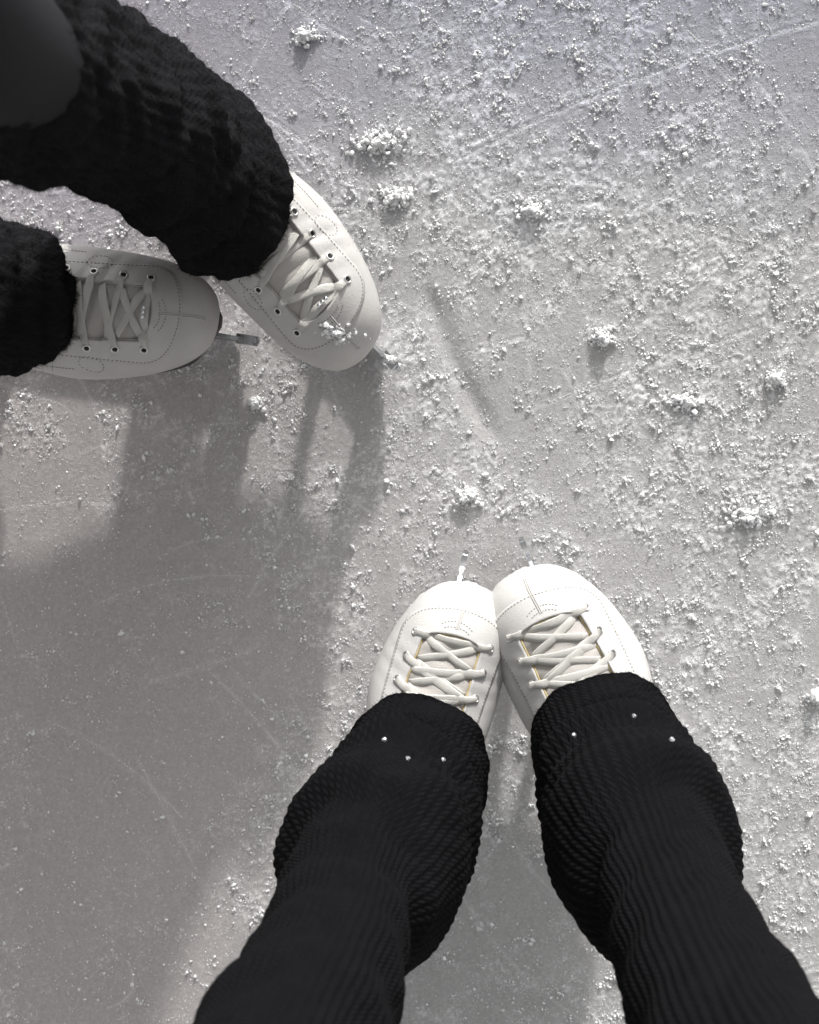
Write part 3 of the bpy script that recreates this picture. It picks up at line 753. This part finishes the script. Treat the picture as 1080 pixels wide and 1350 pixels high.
def near_folds(side):
    def f(th, t):
        s = np.sin(th) * side      # +1 on the inner side of the leg
        fr_ = -np.cos(th)
        t0 = t; t = t * 1.30; tt = t - .045 * s * (t > .1) + .012 * np.sin(2 * th + 1.3 * side)
        fd = .0030 * sstep(.175, .135, tt) - .0055 * np.exp(-((tt - .185) / .014) ** 2) + .0085 * np.exp(-((tt - .235) / .030) ** 2)
        fd += .0075 * np.exp(-((tt - .40 - .02 * fr_) / .085) ** 2) - .0125 * sstep(.48, .56, tt - .05 * s) * (1 - .55 * sstep(.60, .80, tt))
        fd += .0025 * np.sin(tt * 60 + 2 * s) * np.exp(-((tt - .33) / .08) ** 2) + .0028 * np.exp(-((tt - .64) / .05) ** 2)
        fd += .0018 * np.sin(tt * 45 + 3 * np.sin(th + .6)) * (t > .6)
        dz = -.010 * np.exp(-((tt - .40) / .10) ** 2) * (.4 + .6 * s) - .011 * np.exp(-((tt - .235) / .04) ** 2)
        hem = .0016 * np.exp(-(t / .02) ** 2)
        return fd + hem, dz + .0025 * np.sin(3 * th + side) * np.exp(-(t / .08) ** 2)
    return f

def far_folds(seed):
    def f(th, t):
        ph = 1.6 * np.sin(th + seed) + .8 * np.sin(2 * th + 2 * seed)
        fd = .0032 * np.sin(t * 42 + ph) * (.35 + .65 * np.sin(3 * t + seed) ** 2) + .0022 * np.sin(t * 85 + 2.2 * ph) * np.exp(-((t - .12) / .14) ** 2)
        fd += .0016 * np.cos(9 * th + 3 * np.sin(t * 26)) 
        return fd, .003 * np.sin(3 * th + seed) * np.exp(-(t / .06) ** 2)
    return f

s_ = NEAR['sy']
NEAR_TAB = [(.1400, .1465, -.020, .100, .0545), (.1330, .160, -.026, .122, .0550), (.1250, .178, -.030, .150, .0550), (.1200, .200, -.034, .182, .0590), (.1170, .225, -.036, .212, .0620), (.1110, .252, -.032, .245, .0600),
            (.1020, .282, -.022, .278, .0525), (.0990, .315, -.020, .315, .0505), (.1000, .350, -.022, .352, .0515), (.1020, .390, -.024, .392, .0535), (.1030, .430, -.024, .432, .0540), (.1040, .480, -.024, .482, .0550), (.1040, .530, -.024, .532, .0560)]
FAR_TAB = [(.1620, .1495, -.022, .098, .0555), (.1510, .168, -.028, .125, .0565), (.1380, .190, -.030, .155, .0560), (.1270, .215, -.030, .190, .0560), (.1180, .245, -.030, .230, .0560),
           (.1120, .280, -.028, .272, .0560), (.1080, .320, -.028, .318, .0570), (.1080, .360, -.028, .360, .0565), (.1080, .400, -.028, .402, .0560), (.1060, .445, -.026, .446, .0550)]
KN = dict(rows=230, per=6, ribh=.00065, wob=.5, lump=.009, stitch=.0036, hemf=.04, fw=.00010)
KF = dict(rows=150, per=6, ribh=.0006, wob=1.5, lump=.020, stitch=.0042, hemf=.10, fw=.00012)

def loc(sk, y, z): return sk[1] @ Vector((0, y, z))
def lean_fn(dx, dy, z0=.15, bx=0): return lambda z: (dx * max(0, z - z0) + bx * math.exp(-((z - .25) / .07) ** 2), dy * max(0, z - z0))
lNL, lNR = lean_fn(-.13, -.03, .15, -.012), lean_fn(.06, -.10)
lFA, lFB = lean_fn(-.09, -.10), lean_fn(-.10, -.03)
def leanp(v_, ln):
    a, c = ln(v_.z); return v_ + Vector((a, c, 0))
NLa, NRa, FAa, FBa = [loc(k_, .045, .16) for k_ in (skNL, skNR, skFA, skFB)]
def kn(a, ln, h): v_ = a.copy(); v_.z = h; return leanp(v_, ln)
pn, bn = person('person photographing own feet, black ribbed leg warmers with crystal studs, bottom of picture', Vector((.01, -.40, .86)),
    [dict(base=NLa.copy(), ankle=NLa, knee=kn(NLa, lNL, .47), hip=Vector((-.075, -.40, .83))), dict(base=NRa.copy(), ankle=NRa, knee=kn(NRa, lNR, .47), hip=Vector((.095, -.40, .83)))])
pf, bf_ = person('person in black leggings and fuzzy black leg warmers standing at upper left', Vector((-.50, .27, .88)),
    [dict(base=FAa.copy(), ankle=FAa, knee=at(-170, -10, .50), hip=Vector((-.42, .36, .85)), kr=.058), dict(base=FBa.copy(), ankle=FBa, knee=kn(FBa, lFB, .47), hip=Vector((-.55, .20, .85)))])

oNL, gNL = leg_warmer(pn, bn, skNL[1], s_, NEAR_TAB, lNL, near_folds(1), 60, 'knit', KN, 1, 16000, .0017, 'black ribbed leg warmer on the left lower leg, studded cuff')
oNR, gNR = leg_warmer(pn, bn, skNR[1], s_, NEAR_TAB, lNR, near_folds(-1), 60, 'knit', KN, 2, 16000, .0017, 'black ribbed leg warmer on the right lower leg, studded cuff')
oFA, gFA = leg_warmer(pf, bf_, skFA[1], 1, FAR_TAB, lFA, far_folds(1.0), 44, 'mohair', KF, 3, 40000, .0026, 'fuzzy black leg warmer on the upper leg', (.006, .012, .014))
oFB, gFB = leg_warmer(pf, bf_, skFB[1], 1, FAR_TAB, lFB, far_folds(2.2), 44, 'mohair', KF, 4, 30000, .0026, 'fuzzy black leg warmer at the left edge, frayed hem', (.014, 0, .018))

# crystal studs on the ribbed cuffs
bm = bmesh.new(); bmesh.ops.create_cone(bm, cap_ends=True, segments=8, radius1=.0021, radius2=.0011, depth=.0013)
STUD = bm_mesh('rhinestone', bm, M['crystal'])
bpy.context.view_layer.update()
def stud(o, G, base, px, py):
    o_ = Vector((0, 0, CAM_H)); d = (at(px, py, .1) - o_).normalized()
    n = G.shape[1]; nr = 90
    tree = BVHTree.FromPolygons([Vector(v_) for v_ in G[:nr].reshape(-1, 3)], [tuple(int(a) for a in f_) for f_ in grid_faces(nr, n, True)])
    h_, n_, _, _ = tree.ray_cast(o_, d)
    if h_ is None: return
    if n_.dot(d) > 0: n_ = -n_
    k_ = link('rhinestone', STUD, o); k_.location = h_ - base + n_ * .0006; k_.rotation_euler = n_.to_track_quat('Z', 'Y').to_euler()
for q in ((507, 975), (538, 1000), (585, 1002)): stud(oNL, gNL, bn, *q)
for q in ((757, 969), (836, 944), (886, 975)): stud(oNR, gNR, bn, *q)

# snow caught on the toe of the upper skate and on its toe pick
def snow_on(px, py, h, rad, n, name, label, seed, zr=.002):
    c = at(px, py, h); r = np.random.default_rng(seed); dg = bpy.context.evaluated_depsgraph_get()
    pts, sz = [], []
    for k_ in range(n):
        a = r.uniform(0, 6.28); d = rad * abs(r.normal(0, .5)); x_, y_ = c.x + d * math.cos(a) * 1.5, c.y + d * math.sin(a) * .7
        hit, lc, nm, ix, ob, mt = scene.ray_cast(dg, Vector((x_, y_, h + .05)), Vector((0, 0, -1)))
        if hit and lc.z > h - .02: s0 = float(np.clip(math.exp(r.normal(math.log(.0011), .5)), .0005, .0028)); pts.append((lc.x, lc.y, lc.z + s0 * .3)); sz.append(s0)
    if not pts: return
    v, f = chunks(np.array(pts), np.array(sz), ICO, ICF, .38, r)
    tag(link(name, np_mesh(name, v, f, M['snow'])), label, 'snow', kind='stuff')
bpy.context.view_layer.update()
snow_on(446, 440, .115, .012, 90, 'snow_dusting', 'crumbs of snow caught on the toe box of the upper skate', 4)
snow_on(514, 474, .028, .006, 90, 'snow_dusting', 'snow packed on the toe pick of the upper skate', 9)
